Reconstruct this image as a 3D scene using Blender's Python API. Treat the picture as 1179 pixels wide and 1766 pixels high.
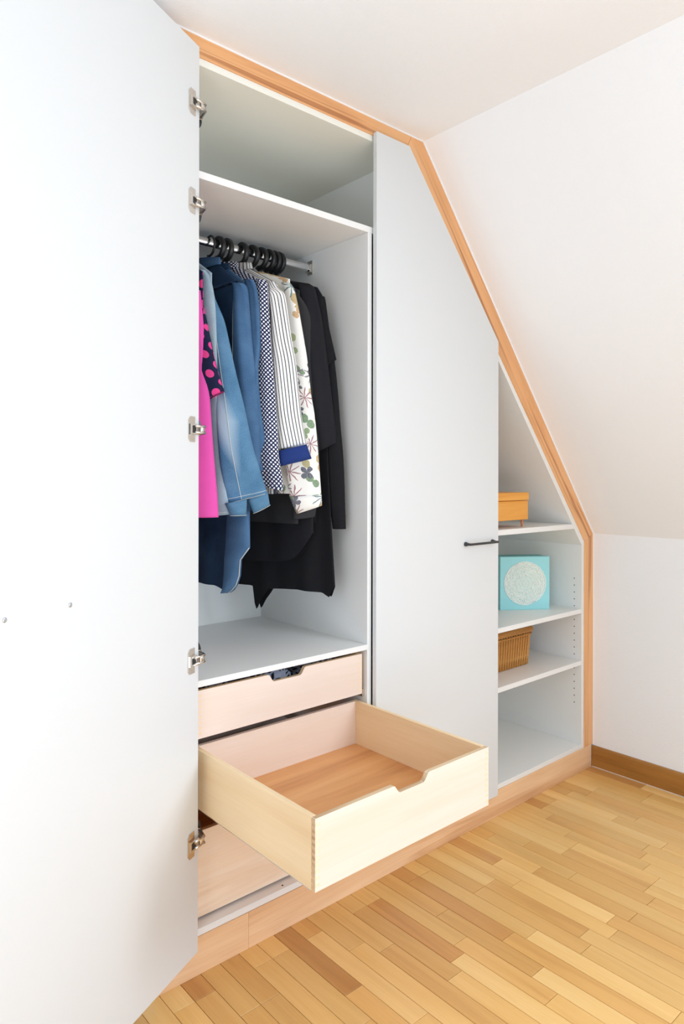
import bpy, bmesh, math, random
from mathutils import Matrix, Vector, noise as mnoise

for o in list(bpy.data.objects):
    bpy.data.objects.remove(o, do_unlink=True)
scene = bpy.context.scene
COL = scene.collection
random.seed(7)

# ------------------------------------------------------------------ camera
cam_data = bpy.data.cameras.new('camera')
cam = bpy.data.objects.new('camera', cam_data)
COL.objects.link(cam)
scene.camera = cam
cam_data.sensor_fit = 'HORIZONTAL'
cam_data.sensor_width = 36.0
cam_data.lens = 1194.12 * 36.0 / 1179.0
cam_data.shift_x = (589.5 - 590.61) / 1179.0
cam_data.shift_y = (821.07 - 883.0) / 1179.0
cam_data.clip_start = 0.05
R3 = (0.752099, -0.659047, 0.001701)
B3 = (-0.659047, -0.752101, -0.000702)
_r = Vector(R3).normalized(); _b = Vector(B3); _b = (_b - _r * _b.dot(_r)).normalized(); _u = _b.cross(_r)
cam.matrix_world = Matrix(((_r.x, _u.x, _b.x, 0.0), (_r.y, _u.y, _b.y, -1.6755), (_r.z, _u.z, _b.z, 1.3553), (0, 0, 0, 1)))

# ------------------------------------------------------------------ world, lights, exposure
world = bpy.data.worlds.new('daylight')
scene.world = world
world.use_nodes = True
wbg = world.node_tree.nodes['Background']
wbg.inputs[0].default_value = (0.93, 0.965, 1.0, 1)
wbg.inputs[1].default_value = 0.03

def area_light(name, loc, target, sx, sy, power, col):
    d = bpy.data.lights.new(name, 'AREA')
    d.shape = 'RECTANGLE'; d.size = sx; d.size_y = sy; d.energy = power; d.color = col
    o = bpy.data.objects.new(name, d); COL.objects.link(o)
    o.location = loc
    o.rotation_euler = (Vector(target) - Vector(loc)).to_track_quat('-Z', 'Y').to_euler()
    return o
# roof window in the slope on the right, behind the viewer's shoulder; the other three area lights are added fill
area_light('roof_window_daylight', (2.2, -2.5, 1.9), (1.423, -2.5, 1.27), 1.2, 1.0, 46, (0.82, 0.93, 1.05))
area_light('front_fill', (1.1, -3.6, 1.3), (1.1, 0.0, 0.9), 1.6, 1.5, 38, (0.80, 0.93, 1.06))  # added frontal fill, no window known there
area_light('left_fill', (-1.4, -1.3, 1.4), (1.5, -0.6, 1.4), 1.8, 1.6, 28, (0.84, 0.945, 1.05))  # added fill lamp standing in for light off the left side
area_light('upward_fill', (-0.2, -2.2, 0.3), (0.15, -1.6, 2.5), 2.0, 1.4, 30, (0.82, 0.945, 1.09))  # added lamp facing up, brightens ceiling and slope

scene.view_settings.view_transform = 'Standard'
scene.view_settings.look = 'None'
scene.view_settings.gamma = 1.0
scene.view_settings.use_curve_mapping = False
scene.view_settings.exposure = 0.02
scene.cycles.max_bounces = 12
scene.cycles.diffuse_bounces = 8

# ------------------------------------------------------------------ helpers
def wmat(o):
    m = o.matrix_basis.copy()
    if o.parent:
        m = wmat(o.parent) @ o.matrix_parent_inverse @ m
    return m

def attach(o, parent):
    o.parent = parent
    o.matrix_parent_inverse = wmat(parent).inverted()
    return o

def link(name, me, mat, parent=None):
    o = bpy.data.objects.new(name, me)
    COL.objects.link(o)
    if mat is not None and len(me.materials) == 0:
        for m in (mat if isinstance(mat, (list, tuple)) else (mat,)):
            me.materials.append(m)
    if parent is not None:
        attach(o, parent)
    return o

def empty(name, loc, label, cat, group=None):
    o = bpy.data.objects.new(name, None)
    o.empty_display_size = 0.1
    COL.objects.link(o)
    o.location = loc
    tag(o, label, cat, group)
    return o

def tag(o, label, cat, group=None):
    o['label'] = label
    o['category'] = cat
    if group: o['group'] = group
    return o

def struct(o):
    o['kind'] = 'structure'
    return o

def finish(name, bm, smooth=False):
    me = bpy.data.meshes.new(name)
    bmesh.ops.recalc_face_normals(bm, faces=bm.faces)
    if smooth:
        for f in bm.faces: f.smooth = True
    bm.to_mesh(me); bm.free()
    return me

def bm_box(bm, x0, x1, y0, y1, z0, z1, mi=0):
    vs = [bm.verts.new(p) for p in ((x0,y0,z0),(x1,y0,z0),(x1,y1,z0),(x0,y1,z0),(x0,y0,z1),(x1,y0,z1),(x1,y1,z1),(x0,y1,z1))]
    for q in ((0,1,2,3),(4,7,6,5),(0,4,5,1),(1,5,6,2),(2,6,7,3),(3,7,4,0)):
        f = bm.faces.new([vs[i] for i in q]); f.material_index = mi
    return vs

def bevel_all(bm, w, seg=1):
    if w > 0:
        bmesh.ops.recalc_face_normals(bm, faces=bm.faces)
        es = [e for e in bm.edges if len(e.link_faces) == 2 and e.calc_face_angle(0) > 0.5]
        bmesh.ops.bevel(bm, geom=es, offset=w, segments=seg, affect='EDGES', profile=0.6, clamp_overlap=True)

def box(name, x0, x1, y0, y1, z0, z1, mat, parent=None, bev=0.0008, axis='x', seg=1):
    """World-aligned board; origin at its base centre, local X runs along the grain axis."""
    cx, cy = (x0+x1)/2, (y0+y1)/2
    bm = bmesh.new()
    hx, hy = (x1-x0)/2, (y1-y0)/2
    rot = Matrix.Identity(4)
    if axis == 'x':
        bm_box(bm, -hx, hx, -hy, hy, 0, z1-z0)
    elif axis == 'y':
        bm_box(bm, -hy, hy, -hx, hx, 0, z1-z0); rot = Matrix.Rotation(math.pi/2, 4, 'Z')
    else:
        bm_box(bm, 0, z1-z0, -hy, hy, -hx, hx); rot = Matrix.Rotation(-math.pi/2, 4, 'Y')
    bevel_all(bm, bev, seg)
    o = link(name, finish(name, bm), mat)
    o.matrix_basis = Matrix.Translation((cx, cy, z0)) @ rot
    if parent is not None: attach(o, parent)
    return o

def prism(name, poly, y0, y1, mat, parent=None, ang=0.0, bev=0.0008, origin=None):
    """Polygon in the world XZ plane extruded from y0 to y1; local X turned by ang in that plane."""
    ox, oz = origin if origin else (sum(p[0] for p in poly)/len(poly), min(p[1] for p in poly))
    M = Matrix.Translation((ox, (y0+y1)/2, oz)) @ Matrix.Rotation(-ang, 4, 'Y')
    Mi = M.inverted()
    bm = bmesh.new()
    a = [bm.verts.new(Mi @ Vector((x, y0, z))) for x, z in poly]
    b = [bm.verts.new(Mi @ Vector((x, y1, z))) for x, z in poly]
    n = len(poly)
    bm.faces.new(a); bm.faces.new(list(reversed(b)))
    for i in range(n):
        j = (i+1) % n
        bm.faces.new((a[j], a[i], b[i], b[j]))
    bevel_all(bm, bev)
    o = link(name, finish(name, bm), mat)
    o.matrix_basis = M
    if parent is not None: attach(o, parent)
    return o

def tube_path(bm, pts, rad, n=8, mi=0, closed=False, flat=None):
    """Sweep a round (or flat = (half width along ref, half radial)) section along a 3D polyline."""
    rings = []
    m = len(pts)
    P = [Vector(p) for p in pts]
    for i, p in enumerate(P):
        if closed:
            t = (P[(i+1) % m] - P[i-1]).normalized()
        else:
            t = (P[min(i+1, m-1)] - P[max(i-1, 0)]).normalized()
        ref = Vector((1, 0, 0)) if abs(t.x) < 0.9 else Vector((0, 0, 1))
        if flat: ref = Vector(flat[2])
        a = (ref - t * ref.dot(t)).normalized(); b = t.cross(a)
        r = rad[i] if isinstance(rad, (list, tuple)) else rad
        ring = []
        for k in range(n):
            th = 2*math.pi*(k+0.5)/n
            c, s = math.cos(th), math.sin(th)
            if flat:
                e = 0.55
                c = math.copysign(abs(c)**e, c); s = math.copysign(abs(s)**e, s)
                v = p + a*c*flat[0]*r + b*s*flat[1]*r
            else:
                v = p + a*c*r + b*s*r
            ring.append(bm.verts.new(v))
        rings.append(ring)
    rr = range(m if closed else m-1)
    for i in rr:
        A, B = rings[i], rings[(i+1) % m]
        for k in range(n):
            f = bm.faces.new((A[k], A[(k+1) % n], B[(k+1) % n], B[k])); f.material_index = mi; f.smooth = True
    if not closed:
        f = bm.faces.new(list(reversed(rings[0]))); f.material_index = mi
        f = bm.faces.new(rings[-1]); f.material_index = mi

def shift_bm(bm, v):
    bmesh.ops.translate(bm, vec=v, verts=bm.verts)

# ------------------------------------------------------------------ materials
class NT:
    def __init__(self, name):
        self.m = bpy.data.materials.new(name); self.m.use_nodes = True
        self.t = self.m.node_tree; self.b = self.t.nodes['Principled BSDF']
    def n(self, typ, **kw):
        x = self.t.nodes.new(typ)
        for k, v in kw.items(): setattr(x, k, v)
        return x
    def l(self, a, b): self.t.links.new(a, b)
    def val(self, sock, v):
        if isinstance(v, (int, float)): sock.default_value = v
        else: self.l(v, sock)
    def math(self, op, a, b=None, c=None, clamp=False):
        x = self.n('ShaderNodeMath', operation=op); x.use_clamp = clamp
        self.val(x.inputs[0], a)
        if b is not None: self.val(x.inputs[1], b)
        if c is not None: self.val(x.inputs[2], c)
        return x.outputs[0]
    def mix(self, f, a, b):
        x = self.n('ShaderNodeMix', data_type='RGBA')
        self.val(x.inputs[0], f)
        for s, v in ((x.inputs[6], a), (x.inputs[7], b)):
            if isinstance(v, tuple): s.default_value = (*v[:3], 1)
            else: self.l(v, s)
        return x.outputs[2]
    def coord(self, kind='Object', scale=None, loc=None):
        tc = self.n('ShaderNodeTexCoord').outputs[kind]
        if scale is None: return tc
        mp = self.n('ShaderNodeMapping'); self.l(tc, mp.inputs[0])
        mp.inputs['Scale'].default_value = scale
        if loc is not None: self.l(loc, mp.inputs['Location'])
        return mp.outputs[0]
    def noise(self, vec, scale, detail=3, rough=0.55, dist=0.0):
        x = self.n('ShaderNodeTexNoise'); self.l(vec, x.inputs['Vector'])
        x.inputs['Scale'].default_value = scale; x.inputs['Detail'].default_value = detail
        x.inputs['Roughness'].default_value = rough; x.inputs['Distortion'].default_value = dist
        return x
    def ramp(self, f, stops):
        x = self.n('ShaderNodeValToRGB'); self.l(f, x.inputs[0])
        e = x.color_ramp.elements
        while len(e) < len(stops): e.new(0.5)
        for i, (p, c) in enumerate(stops):
            e[i].position = p; e[i].color = (*c, 1) if len(c) == 3 else c
        return x.outputs[0]
    def rand(self):
        return self.n('ShaderNodeObjectInfo').outputs['Random']
    def bump(self, h, strength, dist=0.002):
        x = self.n('ShaderNodeBump'); x.inputs['Strength'].default_value = strength
        x.inputs['Distance'].default_value = dist
        self.l(h, x.inputs['Height']); self.l(x.outputs[0], self.b.inputs['Normal'])
    def base(self, v):
        if isinstance(v, tuple): self.b.inputs['Base Color'].default_value = (*v[:3], 1)
        else: self.l(v, self.b.inputs['Base Color'])
    def set(self, **kw):
        for k, v in kw.items():
            self.b.inputs[k.replace('_', ' ')].default_value = v
        return self

def srgb(r, g, b):
    f = lambda c: (c/255/12.92) if c/255 <= 0.04045 else ((c/255+0.055)/1.055)**2.4
    return (f(r), f(g), f(b))

def plain(name, col, rough=0.5, metal=0.0, spec=0.5, var=0.03, nscale=40):
    w = NT(name)
    nz = w.noise(w.coord(), nscale, 2)
    a = tuple(max(0, c*(1-var)) for c in col); b = tuple(min(1, c*(1+var)) for c in col)
    w.base(w.mix(nz.outputs[0], a, b))
    w.set(Roughness=rough, Metallic=metal, Specular_IOR_Level=spec)
    return w.m

def wood(name, light, mid, dark, streak=0.35, rough=0.45, fine=1.0, spec=0.4, rnd=0.0, streakcol=None, sscale=5.0, tonal=0.5):
    w = NT(name)
    r = w.rand()
    off = w.n('ShaderNodeCombineXYZ')
    w.l(w.math('MULTIPLY', r, 37.0), off.inputs[0]); w.l(w.math('MULTIPLY', r, 91.0), off.inputs[1]); w.l(w.math('MULTIPLY', r, 53.0), off.inputs[2])
    c1 = w.coord('Object', (1.3, 14, 14), off.outputs[0])
    n1 = w.noise(c1, 1.0, 4, 0.6, 0.6)
    c2 = w.coord('Object', (6*fine, 260*fine, 260*fine), off.outputs[0])
    n2 = w.noise(c2, 1.0, 2)
    c3 = w.coord('Object', (0.7, sscale*2.2, sscale*2.2), off.outputs[0])
    n3 = w.noise(c3, 1.0, 2, 0.5, 1.2)
    col = w.ramp(n1.outputs[0], [(0.3, light), (0.55, mid), (0.78, tuple(a*(1-tonal)+b*tonal for a, b in zip(mid, dark)))])
    sf = w.ramp(n3.outputs[0], [(0.58, (0, 0, 0)), (0.66, (1, 1, 1)), (0.75, (0.25,)*3)])
    col = w.mix(w.math('MULTIPLY', sf, streak), col, streakcol or dark)
    ff = w.ramp(n2.outputs[0], [(0.35, (0, 0, 0)), (0.7, (1, 1, 1))])
    col = w.mix(w.math('MULTIPLY', ff, 0.12), col, dark)
    if rnd > 0:
        hs = w.n('ShaderNodeHueSaturation')
        v = w.math('MULTIPLY_ADD', r, rnd*2, 1-rnd)
        w.l(v, hs.inputs['Value']); w.l(col, hs.inputs['Color'])
        col = hs.outputs[0]
    w.base(col)
    w.set(Roughness=rough, Specular_IOR_Level=spec)
    w.bump(n2.outputs[0], 0.05, 0.0008)
    return w.m

def paint(name, col, bscale, bstr, rough=0.8, spec=0.2):
    w = NT(name)
    c = w.coord()
    n1 = w.noise(c, bscale, 4, 0.6)
    n2 = w.noise(c, 1.7, 2)
    w.base(w.mix(n2.outputs[0], tuple(x*0.985 for x in col), col))
    w.set(Roughness=rough, Specular_IOR_Level=spec)
    w.bump(n1.outputs[0], bstr, 0.004)
    return w.m

M = {}
M['melamine'] = plain('white_melamine', (0.82, 0.82, 0.80), 0.38, 0, 0.4, 0.008, 3)
M['light_shade_fill'] = plain('melamine_lightened', (0.86, 0.855, 0.78), 0.5, 0, 0.3, 0.008, 3)  # carcass white made lighter and creamier: upper compartment's bounced light put into the colour
M['door_white'] = plain('door_lacquer_white', (0.685, 0.70, 0.705), 0.42, 0, 0.4, 0.006, 3)
M['wall'] = paint('wall_plaster', (0.895, 0.915, 0.935), 130, 0.22)
M['ceiling'] = paint('ceiling_plaster', (0.89, 0.91, 0.93), 130, 0.22)
M['caulk'] = plain('white_caulk', (0.88, 0.87, 0.86), 0.6)
M['beech'] = wood('beech_trim', srgb(240, 188, 136), srgb(232, 174, 120), srgb(160, 98, 54), 0.8, 0.42, streakcol=srgb(168, 102, 58), sscale=13)
M['plinth'] = wood('beech_plinth', srgb(242, 206, 166), srgb(233, 190, 146), srgb(180, 122, 76), 0.5, 0.4, streakcol=srgb(196, 140, 94))
M['birch'] = wood('birch_plywood', srgb(240, 216, 178), srgb(236, 208, 166), srgb(214, 172, 122), 0.12, 0.45)
M['birch_front'] = wood('birch_plywood_face', srgb(237, 220, 207), srgb(234, 215, 200), srgb(222, 192, 160), 0.10, 0.45, tonal=0.25)
M['birch_edge'] = wood('birch_plywood_edge', srgb(222, 196, 158), srgb(206, 176, 138), srgb(160, 120, 84), 0.5, 0.5)
M['endgrain'] = plain('birch_end_grain', srgb(206, 174, 134), 0.6, 0, 0.3, 0.12, 200)
M['endgrain_pale'] = plain('birch_end_grain_pale', srgb(238, 214, 184), 0.6, 0, 0.3, 0.06, 200)
M['drawer_bottom'] = wood('beech_veneer', srgb(228, 174, 118), srgb(216, 156, 100), srgb(174, 114, 68), 0.3, 0.42)
M['birch_warm'] = wood('beech_drawer_front', srgb(252, 238, 220), srgb(250, 230, 206), srgb(216, 172, 132), 0.22, 0.42)
M['oak'] = wood('honey_oak', srgb(184, 134, 70), srgb(168, 116, 54), srgb(120, 72, 28), 0.3, 0.4)
M['nickel'] = plain('nickel_plated_steel', (0.72, 0.68, 0.63), 0.22, 1.0, 0.5, 0.05)
M['chrome'] = plain('chromed_rail', (0.78, 0.79, 0.80), 0.16, 1.0, 0.5, 0.02)
M['steel_dark'] = plain('dark_steel', (0.05, 0.05, 0.055), 0.35, 0.7)
M['anthracite'] = plain('anthracite_metal', (0.06, 0.06, 0.062), 0.4, 0.6)
M['hole'] = plain('drilled_hole', (0.06, 0.05, 0.04), 0.9, 0, 0.1)
M['screw'] = plain('zinc_screw', (0.62, 0.64, 0.66), 0.3, 1.0)
M['hanger'] = plain('black_plastic', (0.012, 0.012, 0.013), 0.38, 0, 0.5)

# ------------------------------------------------------------------ the setting
ZC, ZK, XS, XW = 2.5542, 1.0902, 1.8465, 3.0315
XL, YF = -1.6, -4.0            # how far the room is built to the left and to the front
ZSUB = -0.014

floor = struct(box('floor', XL, XW+0.1, YF, 0.75, -0.10, ZSUB, plain('floor_underlay', srgb(70, 42, 20), 0.8), bev=0))
struct(box('ceiling', XL, XS, YF, 0.75, ZC, ZC+0.1, M['ceiling'], bev=0))
struct(box('wall_right', XW, XW+0.1, YF, 0.75, 0.0, ZK, M['wall'], bev=0))
struct(prism('wall_slope', [(XS, ZC), (XW, ZK), (XW+0.1, ZK), (XW+0.1, ZK+0.02), (XS+0.09, ZC+0.1), (XS, ZC+0.1)], YF, 0.75, M['wall'], bev=0))
struct(box('wall_back', XL, XW, 0.66, 0.75, 0.0, 1.09, M['wall'], bev=0))
struct(box('wall_left', XL, 0.82, 0.0, 0.10, 0.0, ZC, M['wall'], bev=0))

# baseboard on the knee wall: rounded top edge
def make_baseboard():
    bm = bmesh.new()
    prof = [(0.0, 0.0), (0.0, 0.085), (0.0015, 0.092), (0.005, 0.0955), (0.009, 0.097), (0.0145, 0.097), (0.0145, 0.0)]
    L = 3.2
    a = [bm.verts.new((-L/2, y, z)) for y, z in prof]; b = [bm.verts.new((L/2, y, z)) for y, z in prof]
    n = len(prof)
    bm.faces.new(a); bm.faces.new(list(reversed(b)))
    for i in range(n):
        bm.faces.new((a[i], b[i], b[(i+1) % n], a[(i+1) % n]))
    o = link('baseboard_right', finish('baseboard', bm), M['oak'])
    # local y=0 is the front face (towards -X)
    o.matrix_basis = Matrix.Translation((3.017, -0.006-L/2, 0.0)) @ Matrix.Rotation(-math.pi/2, 4, 'Z')
    return struct(o)
bb = make_baseboard()
box('sealant_bead', 3.0135, 3.0175, -3.2, -0.004, 0.0, 0.0045, plain('pale_sealant', srgb(214, 196, 176), 0.6), bb, 0.001, 'y')

# parquet strips, one object each where the photo shows them
plank_mats = [wood('parquet_gold', srgb(228, 186, 120), srgb(221, 176, 107), srgb(180, 124, 68), 0.15, 0.3, rnd=0.07, tonal=0.25),
              wood('parquet_amber', srgb(221, 175, 108), srgb(214, 165, 97), srgb(170, 112, 58), 0.15, 0.3, rnd=0.07, tonal=0.25),
              wood('parquet_brown', srgb(205, 153, 90), srgb(195, 141, 80), srgb(150, 94, 48), 0.22, 0.3, rnd=0.08, tonal=0.3),
              wood('parquet_pale', srgb(234, 196, 132), srgb(228, 185, 117), srgb(188, 134, 78), 0.12, 0.3, rnd=0.05, tonal=0.2)]
PW, GAP = 0.0608, 0.0014
plank_meshes = {}
def plank_mesh(L, mi):
    key = (round(L, 3), mi)
    if key not in plank_meshes:
        bm = bmesh.new()
        bm_box(bm, -L/2+GAP/2, L/2-GAP/2, -PW/2+GAP/2, PW/2-GAP/2, 0, -ZSUB-0.0005)
        bmesh.ops.recalc_face_normals(bm, faces=bm.faces)
        top = [e for e in bm.edges if all(v.co.z > 0.005 for v in e.verts)]
        bmesh.ops.bevel(bm, geom=top, offset=0.0006, segments=1, affect='EDGES')
        me = finish('plank', bm); me.materials.append(plank_mats[mi])
        plank_meshes[key] = me
    return plank_meshes[key]
rest = bmesh.new()
prng = random.Random(21)
lens = [0.30, 0.34, 0.38, 0.42, 0.46]
first = [0.08, 0.14, 0.20, 0.26, 0.32, 0.38]
k0 = int(math.floor((XL - 0.833) / PW)); k1 = int(math.ceil((3.02 - 0.833) / PW))
for k in range(k0, k1):
    xa = 0.833 + k*PW
    if xa < XL or xa + PW > XW + 0.06: continue
    y = -0.0015
    L = prng.choice(first)
    while y > YF:
        mi = prng.choices([0, 1, 2, 3], [4.5, 4, 1.7, 1.8])[0]
        near = xa > 0.5 and y - L > -1.45 and xa + 0.9*(-y) < 3.45
        if near:
            o = bpy.data.objects.new('plank', plank_mesh(L, mi)); COL.objects.link(o)
            o.matrix_basis = Matrix.Translation((xa+PW/2, y-L/2, ZSUB+0.0005)) @ Matrix.Rotation(-math.pi/2, 4, 'Z')
            attach(o, floor)
        else:
            ye = max(y-L, YF)
            bm_box(rest, xa+GAP/2, xa+PW-GAP/2, ye+GAP/2, y-GAP/2, ZSUB+0.0005, 0.0, mi)
        y -= L
        L = prng.choice(lens)
me = finish('parquet_field', rest)
for m in plank_mats: me.materials.append(m)
# (grain runs along Y here: turn the mesh so that its local X is the grain)
me.transform(Matrix.Rotation(math.pi/2, 4, 'Z'))
o = link('parquet_field', me, None); o.matrix_basis = Matrix.Rotation(-math.pi/2, 4, 'Z'); attach(o, floor)
o['kind'] = 'stuff'

# wooden frame around the built-in wardrobe
TY0, TY1 = -0.004, 0.05
X0 = 0.82
def slope_in(z): return 2.292 - (z - 1.855)/1.2006          # inner edge of the sloping board
SANG = math.atan2(ZK-ZC, XW-XS)
zt = 2.495
xin = 2.955
tz = 1.855 - 1.2006*(xin - 2.292)
t1 = struct(prism('trim_1', [(X0, zt), (1.7555, zt), (1.785, ZC), (X0, ZC)], TY0, TY1, M['beech'], origin=(1.3, zt)))
t2 = struct(prism('trim_2', [(1.786, ZC), (1.7565, zt), (slope_in(2.40), 2.40), (xin, tz), (XW, ZK+0.001), (XS, ZC)], TY0, TY1, M['beech'], ang=SANG, origin=(2.4, 1.8)))
t3 = struct(prism('trim_3', [(xin, 0.1025), (XW, 0.1025), (XW, ZK), (xin, tz-0.0006)], TY0, TY1, M['beech'], ang=math.pi/2, origin=(2.99, 0.1)))
t4 = struct(prism('trim_4', [(X0, 0.1025), (0.918, 0.1025), (0.918, zt-0.001), (X0, zt-0.001)], TY0, TY1, M['beech'], ang=math.pi/2, origin=(0.87, 0.1)))
# bead of white filler where the frame meets ceiling, slope and knee wall
nx, nz = math.sin(-SANG), math.cos(SANG)
def bead(name, p, q, w, par, s=1):
    dx, dz = q[0]-p[0], q[1]-p[1]; l = math.hypot(dx, dz); ax, az = dz/l*w*s, -dx/l*w*s
    prism(name, [p, q, (q[0]+ax, q[1]+az), (p[0]+ax, p[1]+az)], TY0-0.0025, TY0+0.004, M['caulk'], par, bev=0.0008)
bead('filler_bead', (X0, ZC), (XS, ZC), 0.005, t1)
bead('filler_bead', (XS, ZC), (XW, ZK), 0.0055, t2)
bead('filler_bead', (XW, ZK), (XW, 0.1), 0.003, t3)

# ------------------------------------------------------------------ the built-in wardrobe
DEP = 0.618
ward = empty('wardrobe', (1.9, 0.3, 0.0), 'built-in white wardrobe fitted under the sloping ceiling inside a beech frame', 'wardrobe')
W = M['melamine']
ZF0, ZF1 = 0.1025, 0.1219
PI0, PI1 = 1.578, 1.5963
box('plinth_board', X0, 1.109, TY0, 0.018, 0.0, ZF0, M['plinth'], ward)
box('plinth_board', 1.1094, XW-0.0146, TY0, 0.018, 0.0, ZF0, M['plinth'], ward)
box('floor_panel', 0.918, 2.955, 0.0, DEP, ZF0+0.0005, ZF1, W, ward)
def wslope(z): return 2.296 - (z - 1.821)/1.221              # inner face of the sloping panel
ztp = 2.4754
prism('top_panel', [(0.918, ztp), (wslope(ztp), ztp), (wslope(ztp)+0.006, ztp+0.0205), (0.918, ztp+0.0205)], 0.0, DEP, M['light_shade_fill'], ward)
prism('slope_panel', [(wslope(ztp), ztp), (2.935, 1.821-1.221*(2.935-2.296)), (2.955, tz), (slope_in(2.4958)+0.004, 2.4958)], 0.0, DEP, W, ward)
zr = 1.821-1.221*(2.935-2.296)
prism('side_panel', [(2.935, ZF1), (2.955, ZF1), (2.955, tz), (2.935, zr)], 0.0, DEP, W, ward)
box('side_panel', 0.918, 0.938, 0.0, DEP, ZF1, ztp, W, ward)
box('partition', PI0, PI1, 0.0, DEP, ZF1, 2.1676, W, ward)
box('partition', 2.246, 2.2635, 0.0, DEP, ZF1, 1.80, W, ward)
prism('back_panel', [(0.918, ZF0), (2.955, ZF0), (2.955, tz), (slope_in(2.49), 2.4958), (0.918, 2.4958)], DEP, DEP+0.012, W, ward, bev=0)
prism('shelf', [(0.938, 2.1678), (wslope(2.1678), 2.1678), (wslope(2.1882), 2.1882), (0.938, 2.1882)], 0.0, DEP, W, ward)
box('shelf', 0.938, PI0, 0.0, DEP, 0.7799, 0.7975, W, ward)
prism('shelf', [(2.2635, 1.1194), (wslope(1.1194), 1.1194), (wslope(1.1414), 1.1414), (2.2635, 1.1414)], 0.0, DEP, W, ward)
box('shelf', 2.2635, 2.935, 0.002, DEP, 0.7262, 0.7465, W, ward)
box('shelf', 2.2635, 2.935, 0.002, DEP, 0.4872, 0.5075, W, ward)
# rows of shelf-pin holes in the right side panel
bm = bmesh.new()
for yy in (0.0373, 0.56):
    for k in range(19):
        z = 0.8843 - 0.032*k
        if 0.722 < z < 0.750 or 0.483 < z < 0.512: continue
        tube_path(bm, [(2.9362, yy, z), (2.9345, yy, z)], 0.0026, 8)
o = link('pin_hole_row', finish('pin_hole_row', bm), M['hole'], ward); o['kind'] = 'stuff'
bm = bmesh.new(); tube_path(bm, [(1.242, 0.014, ZF1-0.002), (1.242, 0.014, ZF1+0.0006)], 0.003, 8)
link('panel_screw', finish('panel_screw', bm), M['hole'], ward)

# clothes rail with end brackets
RY, RZ = 0.306, 2.116
bm = bmesh.new()
n = 20
ring = []
for x in (0.939, PI0-0.001):
    ring.append([bm.verts.new((x, RY+0.0095*math.cos(2*math.pi*k/n), RZ+0.0138*math.sin(2*math.pi*k/n))) for k in range(n)])
for k in range(n):
    f = bm.faces.new((ring[0][k], ring[0][(k+1) % n], ring[1][(k+1) % n], ring[1][k])); f.smooth = True
rail = link('clothes_rail', finish('clothes_rail', bm, True), M['chrome'], ward)
for x, s in ((PI0, -1), (0.938, 1)):
    bm = bmesh.new()
    bm_box(bm, x, x+s*0.003, RY-0.014, RY+0.014, RZ-0.026, RZ+0.026)
    bm_box(bm, x+s*0.003, x+s*0.012, RY-0.0125, RY+0.0125, RZ-0.018, RZ+0.012)
    bevel_all(bm, 0.0015, 2)
    link('rail_bracket', finish('rail_bracket', bm), M['nickel'], ward)

# doors -------------------------------------------------------------------
DTH = 0.018
def bar_handle(parent, xa, xb, yface, z, out):
    """Bow handle: two flared feet and a thin bar, standing off the face by `out` (signed)."""
    bm = bmesh.new()
    s = math.copysign(1, out)
    for x in (xa, xb):
        pts = [(x, yface, z), (x, yface+s*0.004, z), (x, yface+s*0.009, z), (x, yface+s*0.016, z), (x, yface+out, z)]
        tube_path(bm, pts, [0.0085, 0.0085, 0.007, 0.005, 0.0046], 12)
    tube_path(bm, [(xa-0.006, yface+out, z), (xa-0.003, yface+out, z), (xb+0.003, yface+out, z), (xb+0.006, yface+out, z)], [0.0035, 0.0046, 0.0046, 0.0035], 12)
    return link('handle', finish('handle', bm), M['anthracite'], parent)

# closed door with the sloping corner
d2 = prism('door', [(1.5952, 0.097), (2.2645, 0.097), (2.2645, 1.889), (1.7535, 2.5008), (1.5952, 2.5008)], -0.0245, -0.0065, M['door_white'], ward, bev=0.0012)
d2['label'] = 'closed white door with a sloping top corner'
bar_handle(d2, 2.059, 2.223, -0.0245, 1.1025, -0.026)

# open door, swung round on five wide-angle hinges
HA = 2.6767
bm = bmesh.new(); bm_box(bm, 0.0, 0.67, -DTH, 0.0, 0.0, 2.5008-0.0882); bevel_all(bm, 0.0012)
d1 = link('door', finish('door', bm), M['door_white'])
d1.matrix_basis = Matrix.Translation((0.9281, -0.035, 0.0882)) @ Matrix.Rotation(-HA, 4, 'Z')
attach(d1, ward)
d1['label'] = 'white door swung wide open showing its inner face'
DM = Matrix.Translation((0.9281, -0.035, 0.0882)) @ Matrix.Rotation(-HA, 4, 'Z')
DMi = DM.inverted()

def add_local(name, bm, mats, parent, M4, smooth=False):
    o = link(name, finish(name, bm, smooth), mats)
    o.matrix_basis = M4
    attach(o, parent)
    return o

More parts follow.
